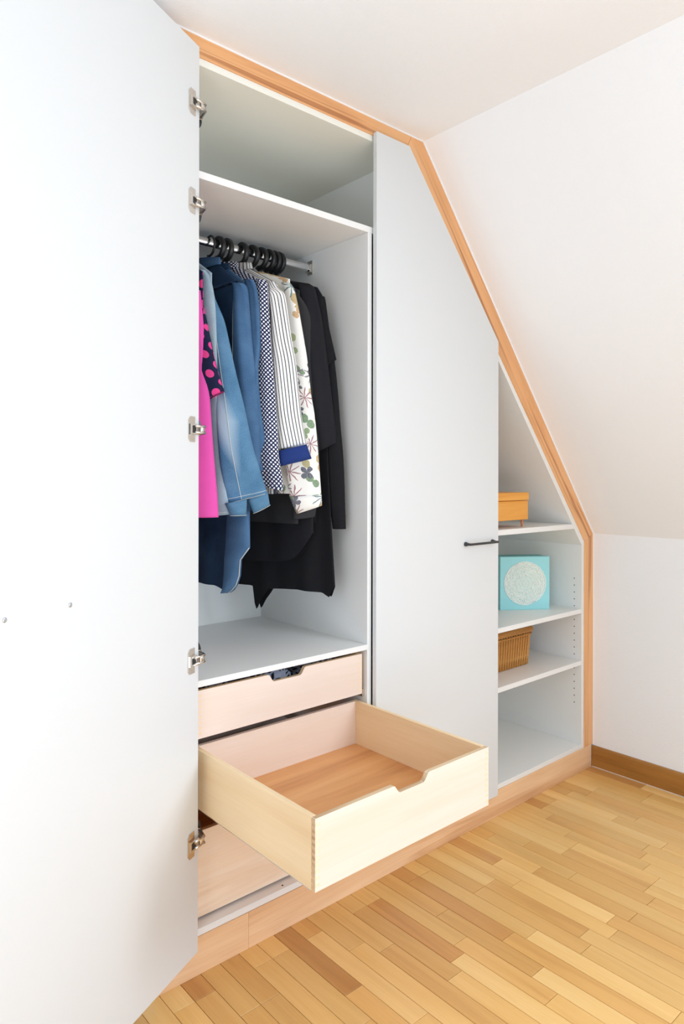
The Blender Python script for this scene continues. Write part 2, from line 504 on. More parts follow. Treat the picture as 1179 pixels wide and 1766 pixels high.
def make_hinge(zw):
    bm = bmesh.new()
    # flange on the door (door local: x along the door, y up from its inner face)
    pr = [(0.021, -0.033), (0.043, -0.033), (0.050, -0.024), (0.050, 0.024), (0.043, 0.033), (0.021, 0.033)]
    a = [bm.verts.new((x, 0.0, z)) for x, z in pr]; b = [bm.verts.new((x, 0.0028, z)) for x, z in pr]
    bm.faces.new(a); bm.faces.new(list(reversed(b)))
    for i in range(len(pr)):
        j = (i+1) % len(pr); bm.faces.new((a[i], a[j], b[j], b[i]))
    bm_box(bm, 0.020, 0.046, 0.0028, 0.008, -0.014, 0.014, 0)          # cup lip
    bm_box(bm, 0.024, 0.040, 0.0081, 0.0084, -0.0085, 0.0085, 1)       # dark recess
    bm_box(bm, 0.026, 0.034, 0.0085, 0.012, -0.0105, -0.0055, 0)
    bm_box(bm, 0.026, 0.034, 0.0085, 0.012, 0.0055, 0.0105, 0)
    # link arms from the cup to the pivot in front of the cabinet side
    P = lambda x, y: DMi @ Vector((x, y, zw))
    piv = P(0.949, -0.004); inn = P(0.952, 0.030)
    for dz in (-0.0085, 0.0085):
        tube_path(bm, [(0.030, 0.009, dz), (0.010, 0.012, dz), (-0.006, 0.014, dz), (piv.x, piv.y, dz)], 0.0042, 8, 0)
    tube_path(bm, [(0.012, 0.011, 0), (-0.004, 0.013, 0), (piv.x, piv.y, 0)], 0.007, 8, 0, flat=(1.2, 0.45, (0, 0, 1)))
    tube_path(bm, [(piv.x, piv.y, -0.013), (piv.x, piv.y, 0.013)], 0.0045, 10, 0)
    # curved arm into the cabinet and its mounting plate on the side panel
    steps = [P(0.949+0.010*math.sin(t), -0.006+0.040*t/1.6) for t in (0, 0.4, 0.8, 1.2, 1.6)]
    tube_path(bm, [(p.x, p.y, 0) for p in steps], 0.01, 8, 1, flat=(1.1, 0.5, (0, 0, 1)))
    pl0 = P(0.9395, 0.02); pl1 = P(0.9395, 0.075)
    tube_path(bm, [(pl0.x, pl0.y, 0), (pl1.x, pl1.y, 0)], 0.01, 8, 0, flat=(1.6, 0.12, (0, 0, 1)))
    # crescent cover, seen from the room as a curved blade above or below the arm
    cres = []
    s = -1 if zw > 1.7 else 1
    for t in range(9):
        th = math.pi/2 * t/8
        q = P(0.942 + 0.016*math.cos(th)**0.8 if th < math.pi/2 else 0.942, 0.004)
        cres.append((q.x, q.y, s*0.030*math.sin(th) + s*0.004))
    base0 = P(0.939, 0.004)
    va = [bm.verts.new(p) for p in cres] + [bm.verts.new((base0.x, base0.y, s*0.004))]
    off = DMi.to_3x3() @ Vector((0.0, 0.004, 0.0))
    vb = [bm.verts.new(v.co + off) for v in va]
    f = bm.faces.new(va); f.material_index = 1
    f = bm.faces.new(list(reversed(vb))); f.material_index = 1
    for i in range(len(va)):
        j = (i+1) % len(va); f = bm.faces.new((va[i], va[j], vb[j], vb[i])); f.material_index = 1
    add_local('hinge', bm, [M['nickel'], M['steel_dark']], d1, DM @ Matrix.Translation((0, 0, zw - 0.0882)))
for zw in (2.337, 2.078, 1.479, 0.871, 0.388):
    make_hinge(zw)
for s in (0.462, 0.624):
    bm = bmesh.new()
    tube_path(bm, [(s, -0.001, 1.0033), (s, 0.0014, 1.0033), (s, 0.0022, 1.0033)], [0.0047, 0.0047, 0.003], 14)
    add_local('screw_head', bm, M['screw'], d1, DM)
bm = bmesh.new()
for s in (0.462, 0.624):
    tube_path(bm, [(s, -DTH, 1.0033), (s, -DTH-0.004, 1.0033), (s, -DTH-0.009, 1.0033), (s, -DTH-0.016, 1.0033), (s, -DTH-0.026, 1.0033)], [0.0085, 0.0085, 0.007, 0.005, 0.0046], 12)
tube_path(bm, [(0.456, -DTH-0.026, 1.0033), (0.630, -DTH-0.026, 1.0033)], 0.0046, 12)
add_local('handle', bm, M['anthracite'], d1, DM)

# drawers -----------------------------------------------------------------
DX0, DX1 = 0.9506, 1.566
BT = 0.0135
def make_drawer(y0, z0, z1, notch, label, mat_front, depth=0.545):
    cx = (DX0+DX1)/2
    h = z1-z0
    if notch:
        zz = notch[2]
        poly = [(DX0, z0), (DX1, z0), (DX1, z1), (notch[1], z1), (notch[1]-0.005, z1-0.002), (notch[1]-0.016, z1-zz+0.004), (notch[1]-0.022, z1-zz),
                (notch[0]+0.022, z1-zz), (notch[0]+0.016, z1-zz+0.004), (notch[0]+0.005, z1-0.002), (notch[0], z1)]
    else:
        poly = [(DX0, z0), (DX1, z0), (DX1, z1), (DX0, z1)]
    poly.append((DX0, z1)) if notch else None
    # front board; its top edge is painted by a separate plywood edge material
    bm = bmesh.new()
    a = [bm.verts.new((x-cx, 0, z-z0)) for x, z in poly]; b = [bm.verts.new((x-cx, BT, z-z0)) for x, z in poly]
    bm.faces.new(a); bm.faces.new(list(reversed(b)))
    for i in range(len(poly)):
        j = (i+1) % len(poly)
        f = bm.faces.new((a[j], a[i], b[i], b[j])); f.material_index = 1
    bevel_all(bm, 0.0006)
    fr = link('drawer', finish('drawer', bm), [mat_front, M['birch_edge']])
    fr.location = (cx, y0, z0)
    attach(fr, ward)
    fr['label'] = label
    def bd(name, xa, xb, ya, yb, za, zb, mat, axis):
        return box(name, xa, xb, ya, yb, za, zb, mat, fr, 0.0006, axis)
    bd('side_board', DX0, DX0+BT, y0+BT, y0+depth, z0, z1, M['birch'], 'y')
    bd('side_board', DX1-BT, DX1, y0+BT, y0+depth, z0, z1, M['birch'], 'y')
    bd('back_board', DX0+BT, DX1-BT, y0+depth-BT, y0+depth, z0+0.012, z1-0.001, M['birch_front'], 'x')
    bd('bottom_board', DX0+BT, DX1-BT, y0+BT, y0+depth-BT, z0+0.012, z0+0.020, M['drawer_bottom'], 'x')
    # finger joints: end grain of the front board shows on the sides, of the sides on the front
    nj = max(6, int(round(h/0.0148)))
    p = h/nj
    bm = bmesh.new()
    for k in range(nj):
        za = z0 + p*k + p*0.28; zb = za + p*0.5
        for xa, xb in ((DX0-0.0004, DX0+0.0008), (DX1-0.0008, DX1+0.0004)):
            bm_box(bm, xa, xb, y0+0.0008, y0+BT, za, zb, 0)
        za += p*0.5
        if za + p*0.5 < z1:
            for xa, xb in ((DX0+0.0008, DX0+BT), (DX1-BT, DX1-0.0008)):
                bm_box(bm, xa, xb, y0-0.0004, y0+0.0008, za, za+p*0.5, 1)
    o = link('finger_joint', finish('finger_joint', bm), [M['endgrain'], M['endgrain_pale']], fr); o['kind'] = 'stuff'
    # undermount slides
    for xa, xb in ((DX0+0.002, DX0+0.034), (DX1-0.034, DX1-0.002)):
        bd('drawer_slide', xa, xb, y0+BT+0.004, y0+depth-0.02, z0-0.004, z0+0.010, M['nickel'], 'y')
    return fr
CXD = (DX0+DX1)/2
top_drawer = make_drawer(0.012, 0.634, 0.767, (CXD-0.071, CXD+0.071, 0.023), 'closed upper drawer with a cut-out grip', M['birch_front'])
open_drawer = make_drawer(-0.5022, 0.4478, 0.6086, (CXD-0.0645, CXD+0.0645, 0.021), 'pale birch drawer pulled fully out, empty', M['birch_front'])
low_drawer = make_drawer(0.034, 0.129, 0.368, None, 'closed bottom drawer below the open one', M['birch_warm'], 0.53)
# cabinet rails of the pulled-out drawer
for xa, xb in ((0.9385, 0.9495), (1.5665, 1.5775)):
    for z in (0.455, 0.636, 0.135):
        box('cabinet_runner', xa, xb, 0.012, 0.52, z-0.012, z+0.012, M['nickel'], ward, 0.001, 'y')

# ------------------------------------------------------------------ fabrics
def fabric(name, build, rough=0.85, weave=900, bump=0.25):
    w = NT(name)
    uv = w.coord('UV')
    col = build(w, uv)
    w.base(col)
    w.set(Roughness=rough, Specular_IOR_Level=0.15)
    nz = w.noise(uv, weave, 2)
    n2 = w.noise(w.coord('Object'), 22, 2)
    w.bump(w.math('ADD', w.math('MULTIPLY', nz.outputs[0], 0.25), n2.outputs[0]), bump, 0.004)
    return w.m

def f_plain(c, var=0.10):
    def b(w, uv):
        n = w.noise(uv, 30, 3)
        return w.mix(n.outputs[0], tuple(x*(1-var) for x in c), tuple(min(1, x*(1+var)) for x in c))
    return b

def f_denim(dark, light, fade=None):
    def b(w, uv):
        n1 = w.noise(uv, 420, 3, 0.7)
        n2 = w.noise(uv, 7, 3)
        f = w.math('MULTIPLY_ADD', n1.outputs[0], 0.5, w.math('MULTIPLY', n2.outputs[0], 0.5))
        col = w.ramp(f, [(0.34, dark), (0.62, light)])
        if fade:
            # worn patch along the sleeve: v runs down the sleeve in metres, u around it
            sx = w.n('ShaderNodeSeparateXYZ'); w.l(uv, sx.inputs[0])
            v = w.math('ABSOLUTE', w.math('SUBTRACT', sx.outputs[1], fade[1]))
            u = w.math('ABSOLUTE', w.math('SUBTRACT', sx.outputs[0], fade[0]))
            d = w.math('ADD', w.math('DIVIDE', v, fade[3]), w.math('DIVIDE', u, fade[2]))
            d = w.math('ADD', d, w.math('MULTIPLY_ADD', n2.outputs[0], 0.7, -0.35))
            g = w.ramp(d, [(0.25, (1, 1, 1)), (1.0, (0, 0, 0))])
            col = w.mix(w.math('MULTIPLY', g, 0.75), col, fade[4])
        return col
    return b

def f_dots(bg, fg, pitch, rad):
    """Dots on a staggered lattice (u, v in metres)."""
    def b(w, uv):
        sx = w.n('ShaderNodeSeparateXYZ'); w.l(uv, sx.inputs[0])
        fs = []
        for o in (0.0, 0.5):
            u = w.math('SUBTRACT', w.math('FRACT', w.math('ADD', w.math('DIVIDE', sx.outputs[0], pitch), o)), 0.5)
            v = w.math('SUBTRACT', w.math('FRACT', w.math('ADD', w.math('DIVIDE', sx.outputs[1], pitch), o)), 0.5)
            d = w.math('SQRT', w.math('ADD', w.math('MULTIPLY', u, u), w.math('MULTIPLY', v, v)))
            fs.append(w.math('LESS_THAN', d, rad/pitch))
        return w.mix(w.math('MAXIMUM', fs[0], fs[1]), bg, fg)
    return b

def f_stripes(bg, fg, pitch, width):
    def b(w, uv):
        sx = w.n('ShaderNodeSeparateXYZ'); w.l(uv, sx.inputs[0])
        u = w.math('FRACT', w.math('DIVIDE', sx.outputs[0], pitch))
        return w.mix(w.math('LESS_THAN', u, width/pitch), bg, fg)
    return b

def f_floral(bg):
    def layer(w, uv, col, scale, petals, size, cols, sharp, keep, off):
        mp = w.n('ShaderNodeMapping'); w.l(uv, mp.inputs[0]); mp.inputs['Location'].default_value = (off, off*1.7, 0)
        nz = w.noise(mp.outputs[0], 60, 2)
        vm = w.n('ShaderNodeVectorMath', operation='MULTIPLY_ADD'); w.l(nz.outputs['Color'], vm.inputs[0])
        vm.inputs[1].default_value = (0.008, 0.008, 0); w.l(mp.outputs[0], vm.inputs[2])
        vo = w.n('ShaderNodeTexVoronoi', voronoi_dimensions='2D'); w.l(vm.outputs[0], vo.inputs['Vector'])
        vo.inputs['Scale'].default_value = scale; vo.inputs['Randomness'].default_value = 0.8
        df = w.n('ShaderNodeVectorMath', operation='SUBTRACT'); w.l(vm.outputs[0], df.inputs[0]); w.l(vo.outputs['Position'], df.inputs[1])
        sx = w.n('ShaderNodeSeparateXYZ'); w.l(df.outputs[0], sx.inputs[0])
        ang = w.math('ARCTAN2', sx.outputs[1], sx.outputs[0])
        sc = w.n('ShaderNodeSeparateColor'); w.l(vo.outputs['Color'], sc.inputs[0])
        ang = w.math('MULTIPLY_ADD', sc.outputs[0], 6.28, ang)
        r = w.math('SQRT', w.math('ADD', w.math('MULTIPLY', sx.outputs[0], sx.outputs[0]), w.math('MULTIPLY', sx.outputs[1], sx.outputs[1])))
        pet = w.math('POWER', w.math('ABSOLUTE', w.math('COSINE', w.math('MULTIPLY', ang, petals/2.0))), sharp)
        lim = w.math('MULTIPLY', w.math('MULTIPLY_ADD', pet, 0.9, 0.1), size)
        lim = w.math('MULTIPLY', lim, w.math('MULTIPLY_ADD', sc.outputs[1], 0.6, 0.6))
        m = w.math('MULTIPLY', w.math('LESS_THAN', r, lim), w.math('LESS_THAN', sc.outputs[2], keep))
        tone = w.ramp(sc.outputs[0], cols)
        shade = w.noise(mp.outputs[0], 150, 3)
        tone = w.mix(w.math('MULTIPLY', shade.outputs[0], 0.35), tone, bg)
        return w.mix(m, col, tone)
    def b(w, uv):
        col = layer(w, uv, bg, 15, 2, 0.030, [(0.2, srgb(90, 130, 84)), (0.5, srgb(150, 170, 110)), (0.8, srgb(196, 150, 90))], 1.2, 0.65, 0.3)
        col = layer(w, uv, col, 13, 9, 0.038, [(0.2, srgb(110, 80, 120)), (0.55, srgb(60, 120, 120)), (0.8, srgb(150, 84, 96))], 6.0, 0.6, 3.1)
        col = layer(w, uv, col, 12, 4, 0.024, [(0.3, srgb(30, 44, 74)), (0.6, srgb(112, 62, 78)), (0.85, srgb(44, 60, 92))], 0.6, 0.5, 7.7)
        return col
    return b

F = {}
F['pink'] = fabric('pink_jersey', f_plain(srgb(218, 84, 166), 0.06))
F['dot'] = fabric('navy_pink_spots', f_dots(srgb(30, 34, 62), srgb(222, 70, 140), 0.060, 0.0125))
F['denim_light'] = fabric('faded_denim', f_denim(srgb(118, 142, 158), srgb(172, 192, 202)), bump=0.35)
F['denim_mid'] = fabric('mid_denim', f_denim(srgb(44, 88, 122), srgb(104, 144, 176), (0.078, 0.43, 0.05, 0.17, srgb(178, 198, 210))), bump=0.35)
F['denim_cuff'] = fabric('mid_denim_cuff', f_denim(srgb(58, 100, 132), srgb(112, 150, 178)), bump=0.35)
F['denim_dark'] = fabric('dark_denim', f_denim(srgb(22, 36, 58), srgb(46, 70, 100)))
F['denim_blue'] = fabric('blue_chambray', f_denim(srgb(44, 76, 112), srgb(86, 120, 156)))
F['stitch'] = fabric('pale_stitching', f_plain(srgb(196, 200, 196), 0.05))
F['polka'] = fabric('navy_white_pin_dots', f_dots(srgb(34, 40, 78), srgb(236, 236, 238), 0.0132, 0.0031))
F['stripe'] = fabric('white_navy_stripes', f_stripes(srgb(236, 234, 230), srgb(44, 48, 66), 0.0105, 0.0026))
F['navy'] = fabric('navy_lining', f_plain(srgb(38, 58, 118), 0.1))
F['floral'] = fabric('white_floral_print', f_floral(srgb(238, 236, 230)))
F['charcoal'] = fabric('charcoal_knit', f_plain(srgb(52, 52, 54), 0.12))
F['black'] = fabric('black_crepe', f_plain(srgb(27, 27, 30), 0.15))
F['black_soft'] = fabric('black_viscose', f_plain(srgb(33, 33, 37), 0.15))

# rows of a hanging sleeve or front panel: two edge points and a thickness, in metres
ROWS = {
'pink': [(1.009,0.17,1.908,1.015,0.12,1.899,0.03),(0.998,0.15,1.8,1.014,0.098,1.794,0.033),(0.985,0.125,1.618,1.018,0.071,1.615,0.038),(0.969,0.106,1.457,1.019,0.049,1.457,0.043),(0.966,0.099,1.308,1.029,0.04,1.308,0.048),(0.966,0.1,1.239,1.034,0.04,1.239,0.05)],
'dot': [(1.029,0.19,1.905,1.034,0.15,1.898,0.03),(1.012,0.14,1.778,1.033,0.096,1.774,0.034),(1.001,0.104,1.659,1.04,0.057,1.658,0.038),(1.011,0.105,1.569,1.062,0.055,1.601,0.04)],
'jacket_front': [(1.043,0.19,1.979,1.034,0.13,1.964,0.03),(1.043,0.186,1.963,1.048,0.126,1.951,0.03),(1.043,0.182,1.941,1.055,0.123,1.931,0.03),(1.044,0.175,1.893,1.061,0.116,1.884,0.031),(1.052,0.161,1.787,1.064,0.103,1.78,0.031),(1.054,0.146,1.669,1.06,0.09,1.664,0.032),(1.058,0.136,1.582,1.061,0.082,1.578,0.033),(1.058,0.119,1.425,1.07,0.067,1.424,0.034),(1.062,0.116,1.277,1.085,0.065,1.278,0.035),(1.066,0.115,1.238,1.09,0.065,1.244,0.035)],
'jacket_sleeve': [(1.061,0.17,1.935,1.063,0.14,1.929,0.03),(1.057,0.156,1.891,1.068,0.125,1.887,0.031),(1.06,0.14,1.827,1.09,0.107,1.825,0.032),(1.062,0.127,1.763,1.099,0.092,1.762,0.034),(1.058,0.109,1.665,1.11,0.071,1.666,0.036),(1.054,0.09,1.556,1.127,0.049,1.558,0.039),(1.052,0.073,1.45,1.14,0.028,1.452,0.041),(1.059,0.072,1.382,1.163,0.025,1.382,0.043),(1.081,0.075,1.276,1.192,0.025,1.306,0.045)],
'jacket_cuff_a': [(1.068,0.06,1.277,1.13,0.042,1.288,0.048),(1.085,0.06,1.241,1.128,0.042,1.242,0.048)],
'jacket_cuff_b': [(1.134,0.042,1.29,1.192,0.024,1.308,0.03),(1.154,0.042,1.246,1.2,0.024,1.27,0.03)],
'denim1_sleeve': [(1.166,0.165,1.957,1.155,0.115,1.944,0.039),(1.164,0.161,1.934,1.172,0.111,1.925,0.039),(1.154,0.152,1.843,1.178,0.102,1.838,0.041),(1.149,0.146,1.777,1.183,0.096,1.774,0.042),(1.144,0.138,1.677,1.191,0.088,1.676,0.044),(1.143,0.13,1.57,1.198,0.08,1.57,0.046),(1.148,0.125,1.447,1.201,0.075,1.447,0.048),(1.157,0.125,1.372,1.199,0.075,1.372,0.049)],
'denim2_sleeve': [(1.204,0.16,1.974,1.192,0.11,1.961,0.022),(1.202,0.158,1.958,1.201,0.108,1.948,0.022),(1.202,0.155,1.929,1.208,0.105,1.92,0.023),(1.204,0.15,1.872,1.211,0.1,1.864,0.023),(1.2,0.141,1.761,1.208,0.091,1.755,0.025),(1.189,0.136,1.682,1.196,0.086,1.677,0.026),(1.185,0.13,1.589,1.2,0.08,1.586,0.027),(1.186,0.125,1.501,1.21,0.075,1.5,0.028),(1.19,0.125,1.469,1.216,0.075,1.468,0.029),(1.19,0.125,1.419,1.195,0.075,1.418,0.029),(1.199,0.125,1.373,1.206,0.075,1.372,0.03)],
'polka': [(1.232,0.14,1.975,1.232,0.1,1.966,0.025),(1.23,0.138,1.959,1.239,0.097,1.953,0.025),(1.229,0.135,1.94,1.242,0.095,1.935,0.026),(1.222,0.129,1.871,1.24,0.088,1.866,0.027),(1.22,0.122,1.783,1.243,0.08,1.779,0.028),(1.22,0.116,1.683,1.246,0.071,1.68,0.029),(1.216,0.109,1.574,1.251,0.063,1.573,0.031),(1.217,0.104,1.487,1.253,0.056,1.487,0.032),(1.21,0.103,1.419,1.256,0.055,1.419,0.033),(1.224,0.105,1.337,1.272,0.055,1.337,0.035),(1.231,0.105,1.326,1.27,0.055,1.312,0.035)],
'stripe': [(1.268,0.125,1.972,1.272,0.1,1.966,0.02),(1.258,0.105,1.943,1.268,0.075,1.939,0.025),(1.253,0.104,1.933,1.282,0.073,1.932,0.025),(1.252,0.102,1.918,1.292,0.072,1.919,0.026),(1.255,0.099,1.873,1.298,0.067,1.874,0.027),(1.257,0.093,1.78,1.309,0.06,1.782,0.03),(1.259,0.09,1.711,1.321,0.055,1.713,0.032),(1.262,0.085,1.611,1.329,0.048,1.613,0.035),(1.265,0.083,1.541,1.336,0.045,1.543,0.037),(1.274,0.085,1.44,1.355,0.045,1.458,0.04)],
'stripe_cuff': [(1.27,0.085,1.434,1.352,0.04,1.457,0.052),(1.275,0.085,1.386,1.372,0.04,1.412,0.052)],
'floral': [(1.331,0.14,1.982,1.327,0.1,1.973,0.025),(1.332,0.139,1.971,1.339,0.099,1.964,0.025),(1.336,0.138,1.958,1.345,0.097,1.952,0.025),(1.334,0.135,1.92,1.355,0.094,1.916,0.026),(1.337,0.132,1.858,1.367,0.09,1.855,0.027),(1.34,0.127,1.741,1.387,0.083,1.741,0.03),(1.339,0.122,1.621,1.4,0.077,1.621,0.032),(1.332,0.119,1.547,1.412,0.073,1.549,0.033),(1.321,0.116,1.424,1.423,0.068,1.425,0.035),(1.344,0.118,1.291,1.436,0.068,1.291,0.038)],
'floral_cuff': [(1.342,0.116,1.289,1.435,0.066,1.298,0.04),(1.371,0.116,1.234,1.437,0.066,1.261,0.04)],
'charcoal': [(1.364,0.15,1.962,1.365,0.12,1.956,0.02),(1.368,0.149,1.943,1.39,0.119,1.941,0.02),(1.378,0.147,1.905,1.418,0.117,1.906,0.021),(1.384,0.145,1.852,1.433,0.115,1.854,0.022),(1.386,0.141,1.756,1.436,0.111,1.758,0.023),(1.383,0.137,1.625,1.44,0.107,1.627,0.025),(1.381,0.134,1.522,1.45,0.104,1.524,0.026),(1.374,0.131,1.412,1.453,0.101,1.413,0.027),(1.367,0.13,1.264,1.442,0.1,1.263,0.029),(1.367,0.13,1.215,1.433,0.1,1.223,0.03)],
'blk1': [(1.397,0.15,1.993,1.42,0.11,1.989,0.022),(1.403,0.148,1.978,1.44,0.108,1.977,0.022),(1.407,0.143,1.928,1.452,0.104,1.928,0.023),(1.408,0.138,1.867,1.465,0.1,1.87,0.024),(1.41,0.128,1.732,1.482,0.093,1.736,0.026),(1.419,0.121,1.627,1.494,0.087,1.63,0.027),(1.422,0.119,1.594,1.498,0.086,1.597,0.028),(1.435,0.116,1.512,1.51,0.085,1.514,0.029),(1.452,0.115,1.436,1.515,0.085,1.47,0.03)],
'tee': [(1.455,0.155,1.995,1.457,0.12,1.988,0.02),(1.458,0.152,1.977,1.47,0.117,1.972,0.02),(1.461,0.15,1.961,1.478,0.115,1.958,0.021),(1.464,0.144,1.914,1.487,0.11,1.912,0.022),(1.47,0.136,1.839,1.503,0.104,1.839,0.023),(1.483,0.13,1.711,1.527,0.1,1.751,0.025)],
'long': [(1.487,0.16,1.968,1.491,0.13,1.963,0.02),(1.493,0.158,1.959,1.499,0.128,1.954,0.02),(1.494,0.143,1.844,1.508,0.113,1.841,0.021),(1.499,0.133,1.742,1.522,0.103,1.741,0.022),(1.496,0.123,1.633,1.529,0.093,1.633,0.023),(1.493,0.114,1.527,1.532,0.084,1.527,0.023),(1.493,0.104,1.413,1.537,0.074,1.414,0.024),(1.5,0.1,1.262,1.541,0.07,1.262,0.025),(1.511,0.1,1.179,1.545,0.07,1.179,0.026)],
}

def catmull(rows, sub):
    out = []
    n = len(rows)
    for i in range(n-1):
        p0, p1, p2, p3 = rows[max(i-1, 0)], rows[i], rows[i+1], rows[min(i+2, n-1)]
        for s in range(sub):
            t = s/sub
            if n == 2:
                out.append([a+(b-a)*t for a, b in zip(p1, p2)])
            else:
                out.append([0.5*((2*b) + (-a+c)*t + (2*a-5*b+4*c-d)*t*t + (-a+3*b-3*c+d)*t**3) for a, b, c, d in zip(p0, p1, p2, p3)])
    out.append(list(rows[-1]))
    return out

def loft(rings, uvs, name, mat, parent=None, cap_top=True, cap_bottom=False):
    bm = bmesh.new()
    uvl = bm.loops.layers.uv.new('UVMap')
    V = [[bm.verts.new(p) for p in r] for r in rings]
    n = len(rings[0])
    for i in range(len(rings)-1):
        for k in range(n):
            k2 = (k+1) % n
            f = bm.faces.new((V[i][k], V[i][k2], V[i+1][k2], V[i+1][k])); f.smooth = True
            us = (uvs[i][k], uvs[i][k+1], uvs[i+1][k+1], uvs[i+1][k])
            for lp, u in zip(f.loops, us): lp[uvl].uv = u
    if cap_top:
        f = bm.faces.new(list(reversed(V[0]))); f.smooth = True
        for lp, u in zip(f.loops, reversed(uvs[0][:-1])): lp[uvl].uv = u
    if cap_bottom:
        f = bm.faces.new(V[-1])
        for lp, u in zip(f.loops, uvs[-1][:-1]): lp[uvl].uv = u
    me = bpy.data.meshes.new(name)
    bmesh.ops.recalc_face_normals(bm, faces=bm.faces)
    bm.to_mesh(me); bm.free()
    return me

def put(me, name, mat, parent=None):
    """Move the origin to the base centre of the mesh, then link."""
    xs = [v.co.x for v in me.vertices]; ys = [v.co.y for v in me.vertices]; zs = [v.co.z for v in me.vertices]
    c = Vector(((min(xs)+max(xs))/2, (min(ys)+max(ys))/2, min(zs)))
    me.transform(Matrix.Translation(-c))
    o = link(name, me, mat)
    o.location = c
    if parent is not None: attach(o, parent)
    return o

def rows_tube(key, name, mat, parent=None, fold=0.004, nf=3, seed=0, cap_bottom=True, n=30, grow=0.0, seams=(), hems=()):
    rows = catmull(ROWS[key], 6 if len(ROWS[key]) > 2 else 3)
    rings, uvs = [], []
    L = 0.0; prev = None
    rg = random.Random(seed); ph = [rg.uniform(0, 6.28) for _ in range(4)]
    m = len(rows)
    for i, r in enumerate(rows):
        A, B, th = Vector(r[0:3]), Vector(r[3:6]), r[6]
        c = (A+B)/2
        if prev is not None: L += (c-prev).length
        prev = c
        ax = (B-A)/2
        nrm = Vector((ax.y, -ax.x, 0)).normalized() if Vector((ax.x, ax.y, 0)).length > 1e-6 else Vector((1, 0, 0))
        t = i/(m-1)
        hw = ax.length
        ring, u = [], []
        per = 0.0; last = None
        for k in range(n):
            a = 2*math.pi*k/n
            s = math.sin(a)
            ex = 0.8
            d = math.cos(a)
            off = fold*(0.3+0.7*t)*(math.sin(nf*a+ph[0]+2.5*t) + 0.5*math.sin((nf+2)*a+ph[1]-3*t))
            p = c + ax*d*(1+grow) + nrm*(math.copysign(abs(s)**ex, s)*th/2*(1+grow)) + (nrm*s)*off
            ring.append(p)
            if last is not None: per += (p-last).length
            u.append((per, L)); last = p
        per += (ring[0]-last).length; u.append((per, L))
        # make u = 0 lie on the visible front edge side
        rings.append(ring); uvs.append(u)
    o = put(loft(rings, uvs, name, mat, cap_bottom=cap_bottom), name, mat, parent)
    mid = [sum(rg_, Vector())/n for rg_ in rings]
    def out(i, k):
        p = rings[i][k % n]; v = p - mid[i]
        return p + v.normalized()*0.0008
    for k in seams:                       # lengthwise stitched seam
        bm = bmesh.new()
        tube_path(bm, [out(i, k) for i in range(2, m)], 0.0009, 5)
        link('stitched_seam', finish('stitched_seam', bm), F['stitch'], o)
    for i in hems:                        # stitching round the edge
        bm = bmesh.new()
        i = i % m
        tube_path(bm, [out(i, k) for k in range(n)], 0.0008, 5, closed=True)
        link('stitched_hem', finish('stitched_hem', bm), F['stitch'], o)
    return o

HY = 0.306
def body(name, mat, Xn, Xf, hem, zneck=2.045, slope=0.6, thick=0.026, hw_bottom=0.205, fold=0.004, seed=0, parent=None, hw=0.185, n=44):
    """Garment body on its hanger: shoulders slope away from the neck, hem(w) gives the lower edge across the width."""
    d = Vector((Xf-Xn, 0.10-HY, 0)).normalized(); nr = Vector((d.y, -d.x, 0))
    rg = random.Random(seed); ph = [rg.uniform(0, 6.28) for _ in range(3)]
    ws = [0.045, 0.06, 0.09, 0.12, 0.15, 0.175, hw-0.006, hw]
    sec = [(zneck - slope*(w-0.045), w, thick*(0.9 if w < 0.1 else 1.0)) for w in ws]
    zt = sec[-1][0] - 0.03
    rings, uvs = [], []
    def ring(zf, w, th, t):
        r, u = [], []
        per = 0; last = None
        for k in range(n):
            a = 2*math.pi*k/n
            c, s = math.cos(a), math.sin(a)
            x = c*w
            z = zf(x)
            off = math.copysign(abs(s)**0.7, s)*th/2 + fold*t*(math.sin(38*x+ph[0]) + 0.6*math.sin(67*x+ph[1]))*(1 if s >= 0 else 0.6)
            p = Vector((Xn, HY, 0)) + d*x + nr*off + Vector((0, 0, z))
            r.append(p)
            if last is not None: per += abs(x-last)
            u.append((per, 2.1-z)); last = x
        per += abs(r[0][1]-last)*0; u.append((per, u[0][1]))
        rings.append(r); uvs.append(u)
    for z, w, th in sec:
        ring(lambda x, z=z: z, w, th, 0.05)
    m = 14
    for i in range(m+1):
        t = i/m
        w = hw + (hw_bottom-hw)*t
        ring(lambda x, t=t, w=w: zt*(1-t) + hem(x)*t if t > 0 else zt, w, thick*(1+0.35*t), 0.1+0.9*t)
    return put(loft(rings, uvs, name, mat), name, mat, parent)

def ring_collar(name, mat, Xn, Xf, z0, h, hw, th, parent):
    d = Vector((Xf-Xn, 0.10-HY, 0)).normalized(); nr = Vector((d.y, -d.x, 0))
    rings, uvs = [], []
    n = 28
    prof = [(1.12, 0), (1.02, h), (0.94, h), (0.98, 0.2*h)]
    for s, z in prof:
        r = [Vector((Xn, HY, 0)) + d*(math.cos(2*math.pi*k/n)*hw*s) + nr*(math.sin(2*math.pi*k/n)*th*s) + Vector((0, 0, z0+z*(1-0.35*math.cos(2*math.pi*k/n)))) for k in range(n)]
        rings.append(r)
        uvs.append([(0.2*k/n, 0.1-z) for k in range(n+1)])
    return put(loft(rings, uvs, name, mat, cap_top=False), name, mat, parent)

